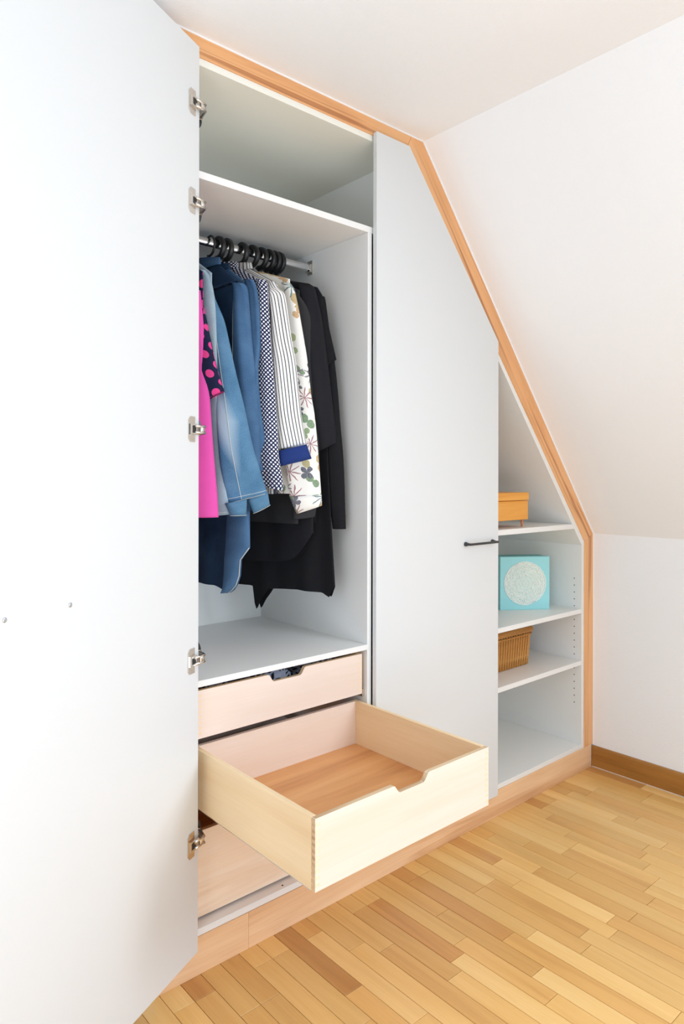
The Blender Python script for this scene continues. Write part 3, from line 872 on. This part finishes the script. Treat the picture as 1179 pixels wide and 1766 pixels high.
def rear_sleeve(mat, Xn, Xf, zs, ze, parent, seed=0, name='sleeve'):
    d = Vector((Xf-Xn, 0.10-HY, 0)).normalized(); nr = Vector((d.y, -d.x, 0))
    rings, uvs = [], []
    n = 20
    rg = random.Random(seed); ph = rg.uniform(0, 6)
    pts = [(0.165, zs, 0.015, 0.010), (0.185, zs-0.03, 0.035, 0.012), (0.200, zs-0.10, 0.045, 0.014), (0.212, zs-0.25, 0.048, 0.015), (0.222, (zs+ze)/2-0.1, 0.046, 0.016), (0.232, ze, 0.044, 0.017)]
    for i, (w, z, hw, th) in enumerate(pts):
        c = Vector((Xn, HY, z)) - d*w
        rings.append([c + d*(math.cos(2*math.pi*k/n)*hw) + nr*(math.sin(2*math.pi*k/n)*th + 0.002*math.sin(5*2*math.pi*k/n+ph+i)) for k in range(n)])
        uvs.append([(0.2*k/n, 2.1-z) for k in range(n+1)])
    return put(loft(rings, uvs, name, mat, cap_bottom=True), name, mat, parent)

def smooth(x, a, b):
    t = max(0.0, min(1.0, (x-a)/(b-a))); return t*t*(3-2*t)

def interp(pts):
    def f(x):
        if x <= pts[0][0]: return pts[0][1]
        for (a, za), (b, zb) in zip(pts, pts[1:]):
            if x <= b:
                t = (x-a)/(b-a); return za + (zb-za)*t
        return pts[-1][1]
    return f

GG = 'clothes on the rail'
# 1 magenta jersey top
o = body('jersey_top', F['pink'], 0.985, 1.000, lambda x: 1.19+0.01*math.cos(20*x), 2.04, 0.6, seed=1)
tag(o, 'magenta pink long-sleeved jersey top, nearest the open door', 'shirt', GG)
rows_tube('pink', 'sleeve', F['pink'], o, 0.002, 3, 1)
rear_sleeve(F['pink'], 0.985, 1.000, 1.955, 1.24, o, 1)
# 2 navy blouse with large pink spots
o = body('spotted_blouse', F['dot'], 1.012, 1.030, lambda x: 1.34, 2.04, 0.6, thick=0.02, seed=2)
tag(o, 'navy short-sleeved blouse with large pink spots', 'blouse', GG)
rows_tube('dot', 'sleeve', F['dot'], o, 0.002, 2, 2)
rear_sleeve(F['dot'], 1.012, 1.030, 1.955, 1.62, o, 2)
# 3 faded denim jacket
o = body('denim_jacket', F['denim_light'], 1.052, 1.058, lambda x: 1.262, 2.045, 0.62, thick=0.024, seed=3)
tag(o, 'faded light blue denim jacket with stitched hem band', 'jacket', GG)
fp = rows_tube('jacket_front', 'front_panel', F['denim_light'], o, 0.0015, 2, 3, hems=(-4,))
sv = rows_tube('jacket_sleeve', 'sleeve', F['denim_mid'], o, 0.002, 3, 4, seams=(9,), hems=(-1, -2))
rows_tube('jacket_cuff_a', 'cuff', F['denim_cuff'], sv, 0.0, 3, 5, hems=(-1,))
rows_tube('jacket_cuff_b', 'cuff', F['denim_cuff'], sv, 0.0, 3, 6, hems=(-1,))
rear_sleeve(F['denim_mid'], 1.052, 1.058, 1.955, 1.27, o, 3)
ring_collar('collar', F['denim_light'], 1.052, 1.058, 2.035, 0.03, 0.06, 0.014, o)
# 4 dark denim shirt with long curved tails
hem4 = interp([(-0.22, 1.14), (-0.19, 1.12), (-0.17, 1.06), (-0.14, 1.02), (-0.08, 1.005), (0.05, 1.008), (0.098, 1.000), (0.125, 1.004), (0.155, 1.022), (0.172, 1.06), (0.182, 1.13), (0.20, 1.14), (0.25, 1.136)])
o = body('denim_shirt', F['denim_dark'], 1.158, 1.160, hem4, 2.042, 0.72, thick=0.018, hw_bottom=0.205, fold=0.003, seed=4, n=90, hw=0.17)
tag(o, 'long dark blue denim shirt with curved shirt tails', 'shirt', GG)
sv = rows_tube('denim1_sleeve', 'sleeve', F['denim_blue'], o, 0.004, 3, 7, seams=(14,))
rear_sleeve(F['denim_blue'], 1.158, 1.160, 1.945, 1.30, o, 4)
ring_collar('collar', F['denim_blue'], 1.158, 1.160, 2.030, 0.036, 0.062, 0.013, o)
# lighter front edge of the shirt tail
d4 = Vector((0.002, -0.206, 0)).normalized(); n4 = Vector((d4.y, -d4.x, 0))
rings, uvs = [], []
for z, wa, wb in [(1.32, 0.13, 0.224), (1.25, 0.12, 0.228), (1.18, 0.11, 0.230), (1.14, 0.107, 0.231), (1.10, 0.104, 0.183), (1.05, 0.102, 0.177), (1.02, 0.10, 0.160), (1.0, 0.098, 0.135), (0.990, 0.097, 0.112)]:
    c = Vector((1.158, HY, z)) + d4*((wa+wb)/2); hwid = (wb-wa)/2
    rings.append([c + d4*math.cos(2*math.pi*k/20)*hwid + n4*math.sin(2*math.pi*k/20)*0.021 for k in range(20)])
    uvs.append([(0.25*k/20, 2.1-z) for k in range(21)])
tp = put(loft(rings, uvs, 'tail_panel', F['denim_blue'], cap_bottom=True), 'tail_panel', F['denim_blue'], o)
bm = bmesh.new()
tube_path(bm, [rings[i][0] + d4*0.0005 for i in range(3, len(rings))], 0.0016, 6)
link('stitched_hem', finish('stitched_hem', bm), F['stitch'], tp)
# 5 mid-blue chambray shirt
o = body('chambray_shirt', F['denim_blue'], 1.192, 1.200, lambda x: 1.25-0.03*math.cos(9*x), 2.035, 0.66, thick=0.02, seed=5, hw_bottom=0.2)
tag(o, 'mid blue chambray shirt with frayed rolled sleeve, between denim shirt and dotted blouse', 'shirt', GG)
rows_tube('denim2_sleeve', 'sleeve', F['denim_blue'], o, 0.004, 3, 8)
rear_sleeve(F['denim_blue'], 1.192, 1.200, 1.945, 1.40, o, 5)
ring_collar('collar', F['denim_dark'], 1.192, 1.200, 2.022, 0.03, 0.06, 0.012, o)
# 6 navy blouse with white pin dots
o = body('dotted_blouse', F['polka'], 1.222, 1.232, lambda x: 1.325-0.012*math.cos(14*x), 2.045, 0.55, thick=0.02, seed=6, hw_bottom=0.2)
tag(o, 'navy blouse with tiny white polka dots', 'blouse', GG)
rows_tube('polka', 'sleeve', F['polka'], o, 0.003, 3, 9)
rear_sleeve(F['polka'], 1.222, 1.232, 1.95, 1.35, o, 6)
ring_collar('collar', F['polka'], 1.222, 1.232, 2.034, 0.03, 0.06, 0.012, o)
# 7 striped blouse with navy turned-back cuff
o = body('striped_blouse', F['stripe'], 1.276, 1.284, lambda x: 1.30, 2.05, 0.55, thick=0.022, seed=7, hw_bottom=0.195)
tag(o, 'white blouse with thin navy stripes and blue turned-back cuff', 'blouse', GG)
sv = rows_tube('stripe', 'sleeve', F['stripe'], o, 0.003, 4, 10)
rows_tube('stripe_cuff', 'cuff', F['navy'], sv, 0.0, 3, 11)
rear_sleeve(F['stripe'], 1.276, 1.284, 1.95, 1.45, o, 7)
ring_collar('collar', F['stripe'], 1.276, 1.284, 2.040, 0.032, 0.062, 0.013, o)
# 8 white floral jacket
o = body('floral_blouse', F['floral'], 1.322, 1.350, lambda x: 1.30, 2.045, 0.36, thick=0.024, seed=8, hw_bottom=0.195)
tag(o, 'white long-sleeved blouse with printed flowers and leaves', 'blouse', GG)
sv = rows_tube('floral', 'sleeve', F['floral'], o, 0.002, 3, 12)
rows_tube('floral_cuff', 'cuff', F['floral'], sv, 0.0, 3, 13)
rear_sleeve(F['floral'], 1.322, 1.350, 1.965, 1.28, o, 8)
# 9 charcoal cardigan
o = body('charcoal_cardigan', F['charcoal'], 1.358, 1.392, lambda x: 1.20, 2.035, 0.5, thick=0.02, seed=9, hw_bottom=0.18)
tag(o, 'charcoal grey cardigan with round shoulder beside the floral blouse', 'cardigan', GG)
rows_tube('charcoal', 'sleeve', F['charcoal'], o, 0.002, 2, 14)
rear_sleeve(F['charcoal'], 1.358, 1.392, 1.95, 1.24, o, 9)
# 10 black tunic with wide three-quarter sleeve
hem10 = interp([(-0.22, 1.055), (-0.075, 1.061), (0.044, 1.064), (0.10, 1.070), (0.13, 1.082), (0.16, 1.105), (0.19, 1.15), (0.205, 1.18)])
o = body('black_tunic', F['black_soft'], 1.388, 1.436, hem10, 2.035, 0.28, thick=0.022, seed=10, fold=0.005, hw_bottom=0.2)
tag(o, 'black tunic with wide three-quarter sleeve and rounded hem', 'shirt', GG)
rows_tube('blk1', 'sleeve', F['black_soft'], o, 0.003, 3, 15)
rear_sleeve(F['black_soft'], 1.388, 1.436, 1.97, 1.47, o, 10)
# 11 black short-sleeved top
o = body('black_tee', F['black'], 1.410, 1.470, lambda x: 1.20, 2.03, 0.32, thick=0.018, seed=11, hw_bottom=0.185)
tag(o, 'black short-sleeved top between the tunic and the long-sleeved dress', 'shirt', GG)
rows_tube('tee', 'sleeve', F['black'], o, 0.002, 2, 16)
rear_sleeve(F['black'], 1.410, 1.470, 1.965, 1.70, o, 11)
# 12 long black dress with pointed tail
hem12 = interp([(-0.28, 0.962), (-0.147, 0.966), (-0.098, 0.966), (-0.088, 0.905), (-0.080, 0.882), (-0.068, 0.892), (-0.050, 0.918), (-0.027, 0.944), (-0.020, 0.962), (0.05, 0.967), (0.109, 0.970), (0.20, 0.967), (0.215, 0.960), (0.232, 0.954), (0.25, 0.99)])
o = body('black_dress', F['black'], 1.424, 1.482, hem12, 2.02, 0.36, thick=0.02, seed=12, hw_bottom=0.252, fold=0.005, n=150)
tag(o, 'longest black garment with long sleeve and pointed hem, last on the rail', 'dress', GG)
rows_tube('long', 'sleeve', F['black'], o, 0.0015, 2, 17)
rear_sleeve(F['black'], 1.424, 1.482, 1.95, 1.2, o, 12)

# hangers --------------------------------------------------------------------
def make_hanger(thin):
    """Origin on the rail axis; local Y is the shoulder line."""
    bm = bmesh.new()
    r = 0.0295; cz = -0.0105
    pts, rad = [], []
    for i in range(25):
        a = math.radians(168 - i*(168+118)/24)
        pts.append((0, -r*math.cos(a), cz + r*1.08*math.sin(a)))
        t = i/24
        rad.append((0.45 + 0.55*smooth(t, 0, 0.25))*(1.0 if t < 0.85 else 1.0))
    if thin:
        tube_path(bm, pts + [(0, 0.004, -0.052), (0, 0.0, -0.062), (0, 0, -0.085)], [0.0038]*28, 8)
    else:
        tube_path(bm, pts + [(0, 0.002, -0.050)], rad + [0.9], 8, flat=(0.0085, 0.0075, (1, 0, 0)))
        tube_path(bm, [(0, 0, -0.040), (0, 0, -0.060), (0, 0, -0.085)], [0.007, 0.006, 0.006], 8)
    hook = finish('hook', bm)
    bm = bmesh.new()
    arm = []
    for i in range(17):
        w = -0.182 + 0.364*i/16
        arm.append((0, w*0.93, -0.090 - 0.130*(abs(w)/0.182)**1.1))
    tube_path(bm, arm, [0.5] + [1.0]*15 + [0.5], 8, flat=(0.006, 0.005, (1, 0, 0)))
    return hook, finish('arm', bm)
HK = {False: make_hanger(False), True: make_hanger(True)}
def hanger(Xh, ang, label, thin=False):
    e = empty('clothes_hanger', (Xh, HY, RZ), label, 'hanger', 'black hangers on the clothes rail')
    e.rotation_euler = (0, 0, ang)
    for nm, me in zip(('hook', 'arm'), HK[thin]):
        o = link(nm, me, M['hanger'])
        o.matrix_basis = wmat(e)
        attach(o, e)
for Xh, Xf, what, thin in [(0.985, 1.0, 'the magenta top', False), (1.012, 1.030, 'the pink-spotted blouse', False), (1.052, 1.058, 'the faded denim jacket', False),
                           (1.160, 1.160, 'the dark denim shirt, its hook slim', True), (1.192, 1.200, 'the chambray shirt', False), (1.222, 1.232, 'the tiny-dotted navy blouse', False),
                           (1.282, 1.284, 'the striped blouse', False), (1.322, 1.350, 'the floral blouse', False), (1.358, 1.392, 'the charcoal cardigan', False),
                           (1.388, 1.436, 'the black tunic', False), (1.410, 1.470, 'the black short-sleeved top', False), (1.430, 1.482, 'the long black dress', False)]:
    hanger(Xh, math.atan2(Xf-Xh, 0.206), 'black plastic hanger carrying '+what, thin)

# ------------------------------------------------------------------ things on the right-hand shelves
# honey-coloured wooden box on peg legs
SA, SB, SC = 1.1414, 0.7465, 0.5075
yb = empty('wooden_box', (2.43, 0.12, SA), 'honey-yellow wooden box with lid on short peg legs, top right shelf', 'box')
ywood = wood('honey_stained_pine', srgb(236, 172, 82), srgb(226, 156, 64), srgb(190, 112, 40), 0.25, 0.35)
box('box_body', 2.30, 2.553, 0.032, 0.22, SA+0.032, SA+0.113, ywood, yb, 0.002)
box('lid', 2.298, 2.556, 0.029, 0.223, SA+0.1145, SA+0.148, ywood, yb, 0.0025)
for x in (2.318, 2.532):
    for y in (0.05, 0.20):
        bm = bmesh.new()
        tube_path(bm, [(x+0.002, y, SA+0.034), (x+0.001, y, SA+0.015), (x, y, SA)], [0.0062, 0.005, 0.0034], 10)
        link('leg', finish('leg', bm), plain('peg_leg_wood', srgb(206, 128, 84), 0.5), yb)

# turquoise gift box with a white lace mandala
BL, BR = Vector((2.623, 0.227)), Vector((2.819, 0.095))
ux = (BR-BL).normalized(); un = Vector((-ux.y, ux.x))      # un points into the shelf
wid, hei, dep = (BR-BL).length, 0.243, 0.11
tb = empty('gift_box', ((BL.x+BR.x)/2, (BL.y+BR.y)/2, SB), 'turquoise gift box with white lace mandala standing on its side', 'box')
TM = Matrix(((ux.x, un.x, 0, BL.x), (ux.y, un.y, 0, BL.y), (0, 0, 1, SB), (0, 0, 0, 1)))
teal = plain('turquoise_card', srgb(158, 222, 226), 0.45, 0, 0.4, 0.02)
teal_dark = plain('turquoise_card_side', srgb(90, 176, 178), 0.5, 0, 0.4, 0.02)
bm = bmesh.new(); bm_box(bm, 0.003, wid-0.003, 0.028, dep, 0.003, hei-0.003); bevel_all(bm, 0.001)
add_local('box_body', bm, teal_dark, tb, TM)
bm = bmesh.new(); bm_box(bm, 0, wid, 0, 0.030, 0, hei); bevel_all(bm, 0.0015)
add_local('lid', bm, teal, tb, TM)
bm = bmesh.new()
mc = (wid/2, hei*0.497); R0 = 0.098
def ring_pts(f, n=160): return [(mc[0]+f(2*math.pi*i/n)*math.cos(2*math.pi*i/n), -0.0006, mc[1]+f(2*math.pi*i/n)*math.sin(2*math.pi*i/n)) for i in range(n)]
fl = (1.0, 0.8, (0, 1, 0))
tube_path(bm, ring_pts(lambda a: R0*(0.985+0.02*abs(math.sin(14*a)))), 0.0024, 6, closed=True)
tube_path(bm, ring_pts(lambda a: R0*0.93), 0.0014, 6, closed=True)
for rr, am, k, th in ((0.80, 0.11, 7, 0.0018), (0.66, 0.09, 7, 0.0014), (0.60, 0.10, 4, 0.0022), (0.52, 0.09, 4, 0.0014), (0.36, 0.09, 4, 0.0020), (0.20, 0.07, 3, 0.0018), (0.09, 0.02, 3, 0.0020)):
    tube_path(bm, ring_pts(lambda a: R0*(rr+am*abs(math.cos(k*a)))), th, 6, closed=True)
for i in range(14):
    a = 2*math.pi*(i+0.5)/14
    ca, sa = math.cos(a), math.sin(a)
    for s0, s1, th in ((0.72, 0.92, 0.0016),):
        tube_path(bm, [(mc[0]+R0*s*ca, -0.0006, mc[1]+R0*s*sa) for s in (s0, (s0+s1)/2, s1)], th, 6)
    q = [(mc[0]+R0*0.84*math.cos(a+math.pi/14)+0.0085*math.cos(b), -0.0006, mc[1]+R0*0.84*math.sin(a+math.pi/14)+0.0085*math.sin(b)) for b in [2*math.pi*j/12 for j in range(12)]]
    tube_path(bm, q, 0.0013, 5, closed=True)
for i in range(8):
    a = 2*math.pi*i/8
    q = [(mc[0]+R0*0.46*math.cos(a)+0.009*math.cos(b), -0.0006, mc[1]+R0*0.46*math.sin(a)+0.009*math.sin(b)) for b in [2*math.pi*j/12 for j in range(12)]]
    tube_path(bm, q, 0.0014, 5, closed=True)
add_local('mandala_relief', bm, plain('pearl_white_relief', srgb(246, 244, 238), 0.35, 0, 0.5, 0.03), tb, TM)
bm = bmesh.new()
vs = [bm.verts.new((mc[0]+R0*0.97*math.cos(2*math.pi*i/64), -0.0004, mc[1]+R0*0.97*math.sin(2*math.pi*i/64))) for i in range(64)]
vs2 = [bm.verts.new((v.co.x, 0.0, v.co.z)) for v in vs]
bm.faces.new(vs); bm.faces.new(list(reversed(vs2)))
for i in range(64): bm.faces.new((vs[i], vs[(i+1) % 64], vs2[(i+1) % 64], vs2[i]))
add_local('mandala_ground', bm, plain('pale_mint_print', srgb(206, 228, 220), 0.4, 0, 0.4, 0.06, 90), tb, TM)

# wicker basket with lid, woven rod by rod
wb = empty('wicker_basket', (2.515, 0.24, SC), 'brown woven wicker basket with lid on the third shelf', 'basket')
wick = wood('willow_cane', srgb(208, 152, 84), srgb(188, 128, 60), srgb(120, 70, 24), 0.3, 0.5, rnd=0.05)
wick_light = wood('willow_stake', srgb(222, 168, 98), srgb(204, 146, 76), srgb(150, 92, 40), 0.3, 0.45)
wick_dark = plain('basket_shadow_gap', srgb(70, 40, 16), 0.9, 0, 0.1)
def basket_perim(t, grow):
    """Rounded rectangle, t in metres along the perimeter; returns point and outward normal."""
    x0, x1, y0, y1 = 2.318-grow, 2.712+grow, 0.130-grow, 0.352+grow
    rc = 0.018
    segs = [((x0+rc, y0), (x1-rc, y0), (0, -1)), ((x1, y0+rc), (x1, y1-rc), (1, 0)), ((x1-rc, y1), (x0+rc, y1), (0, 1)), ((x0, y1-rc), (x0, y0+rc), (-1, 0))]
    cor = [((x1-rc, y0+rc), -90), ((x1-rc, y1-rc), 0), ((x0+rc, y1-rc), 90), ((x0+rc, y0+rc), 180)]
    per = 0
    lens_ = []
    for (a, b, nn) in segs: lens_ += [math.hypot(b[0]-a[0], b[1]-a[1]), rc*math.pi/2]
    tot = sum(lens_); s = (t % 1.0)*tot
    for i in range(4):
        a, b, nn = segs[i]
        if s <= lens_[2*i]:
            f = s/lens_[2*i]; return (a[0]+(b[0]-a[0])*f, a[1]+(b[1]-a[1])*f), nn
        s -= lens_[2*i]
        if s <= lens_[2*i+1]:
            an = math.radians(cor[i][1] + 90*s/lens_[2*i+1]); return (cor[i][0][0]+rc*math.cos(an), cor[i][0][1]+rc*math.sin(an)), (math.cos(an), math.sin(an))
        s -= lens_[2*i+1]
    return segs[0][0], segs[0][2]
HB = 0.140
def weave(bm, z0, z1, pitch, nst, amp, rcane):
    rows = int((z1-z0)/pitch)
    nseg = nst*2
    for rI in range(rows):
        z = z0 + pitch*(rI+0.5)
        g = -0.004 + 0.008*((z-SC)/HB)**0.8
        pts = []
        for i in range(nseg):
            (px, py), nn = basket_perim(i/nseg, g)
            s = math.cos(math.pi*i + math.pi*rI)*amp if True else 0
            pts.append((px+nn[0]*s, py+nn[1]*s, z))
        tube_path(bm, pts, rcane, 4, closed=True)
bm = bmesh.new()
weave(bm, SC+0.006, SC+HB-0.004, 0.0034, 68, 0.0020, 0.0018)
link('woven_wall', finish('woven_wall', bm), wick, wb)['kind'] = 'stuff'
bm = bmesh.new()
for i in range(68):
    t = i/68
    pts = []
    for z in (0.002, 0.04, 0.09, HB, HB+0.010):
        (px, py), nn = basket_perim(t, -0.0025 + 0.008*(z/HB)**0.8)
        pts.append((px, py, SC+z))
    tube_path(bm, pts, 0.0034, 6)
link('stakes', finish('stakes', bm), wick_light, wb)['kind'] = 'stuff'
for nm, z, g, amp in (('base_border', 0.004, -0.008, 0.0), ('rim', HB, 0.009, 0.0)):
    bm = bmesh.new()
    for ph in (0, math.pi/2, math.pi):
        pts = []
        for i in range(240):
            (px, py), nn = basket_perim(i/240, g)
            a = i*0.9+ph
            pts.append((px+nn[0]*0.0026*math.cos(a), py+nn[1]*0.0026*math.cos(a), SC+z+0.0028*math.sin(a)))
        tube_path(bm, pts, 0.0022, 5, closed=True)
    link(nm, finish(nm, bm), wick, wb)
bm = bmesh.new()
for j, (z, g) in enumerate(((HB+0.012, 0.013), (HB+0.0165, 0.015), (HB+0.021, 0.0145), (HB+0.0255, 0.013), (HB+0.030, 0.010))):
    pts = []
    for i in range(176):
        (px, py), nn = basket_perim(i/176, g)
        s = math.cos(math.pi*i+math.pi*j)*0.0016
        pts.append((px+nn[0]*s, py+nn[1]*s, SC+z))
    tube_path(bm, pts, 0.0027, 5, closed=True)
bm_box(bm, 2.315, 2.715, 0.127, 0.355, SC+HB+0.014, SC+HB+0.033)
link('lid', finish('lid', bm), wick, wb)
box('light_shade_fill', 2.325, 2.705, 0.137, 0.345, SC+0.002, SC+HB+0.008, wick_dark, wb, 0.004)  # dark box that paints the shade between the woven rods

# dark patterned scarf lying in the closed upper drawer, seen through the grip
def scarf_mat(w, uv):
    vo = w.n('ShaderNodeTexVoronoi', feature='DISTANCE_TO_EDGE'); w.l(w.coord('Object'), vo.inputs['Vector']); vo.inputs['Scale'].default_value = 55
    f = w.ramp(vo.outputs[0], [(0.10, (1, 1, 1)), (0.22, (0, 0, 0))])
    return w.mix(f, srgb(22, 24, 32), srgb(150, 158, 176))
sm = fabric('dark_paisley_scarf', scarf_mat)
bm = bmesh.new()
nx_, ny_ = 34, 14
grid = []
for j in range(ny_):
    row = []
    for i in range(nx_):
        x = 1.00 + 0.50*i/(nx_-1); y = 0.05 + 0.20*j/(ny_-1)
        e = min(i, nx_-1-i, j, ny_-1-j)
        z = 0.662 + (0.085 if e > 0 else 0.0) + (0.012*math.sin(31*x+11*y) + 0.008*math.sin(57*x-23*y) if e > 0 else 0)
        z = min(z, 0.7640)
        row.append(bm.verts.new((x, y, z)))
    grid.append(row)
for j in range(ny_-1):
    for i in range(nx_-1):
        f = bm.faces.new((grid[j][i], grid[j][i+1], grid[j+1][i+1], grid[j+1][i])); f.smooth = True
low = [v for v in bm.verts]
me = finish('folded_scarf', bm)
sc_ = put(me, 'folded_scarf', sm)
md = sc_.modifiers.new('thickness', 'SOLIDIFY'); md.thickness = 0.006; md.offset = 1.0
tag(sc_, 'dark scarf with pale paisley print, glimpsed through the upper drawer grip', 'scarf')
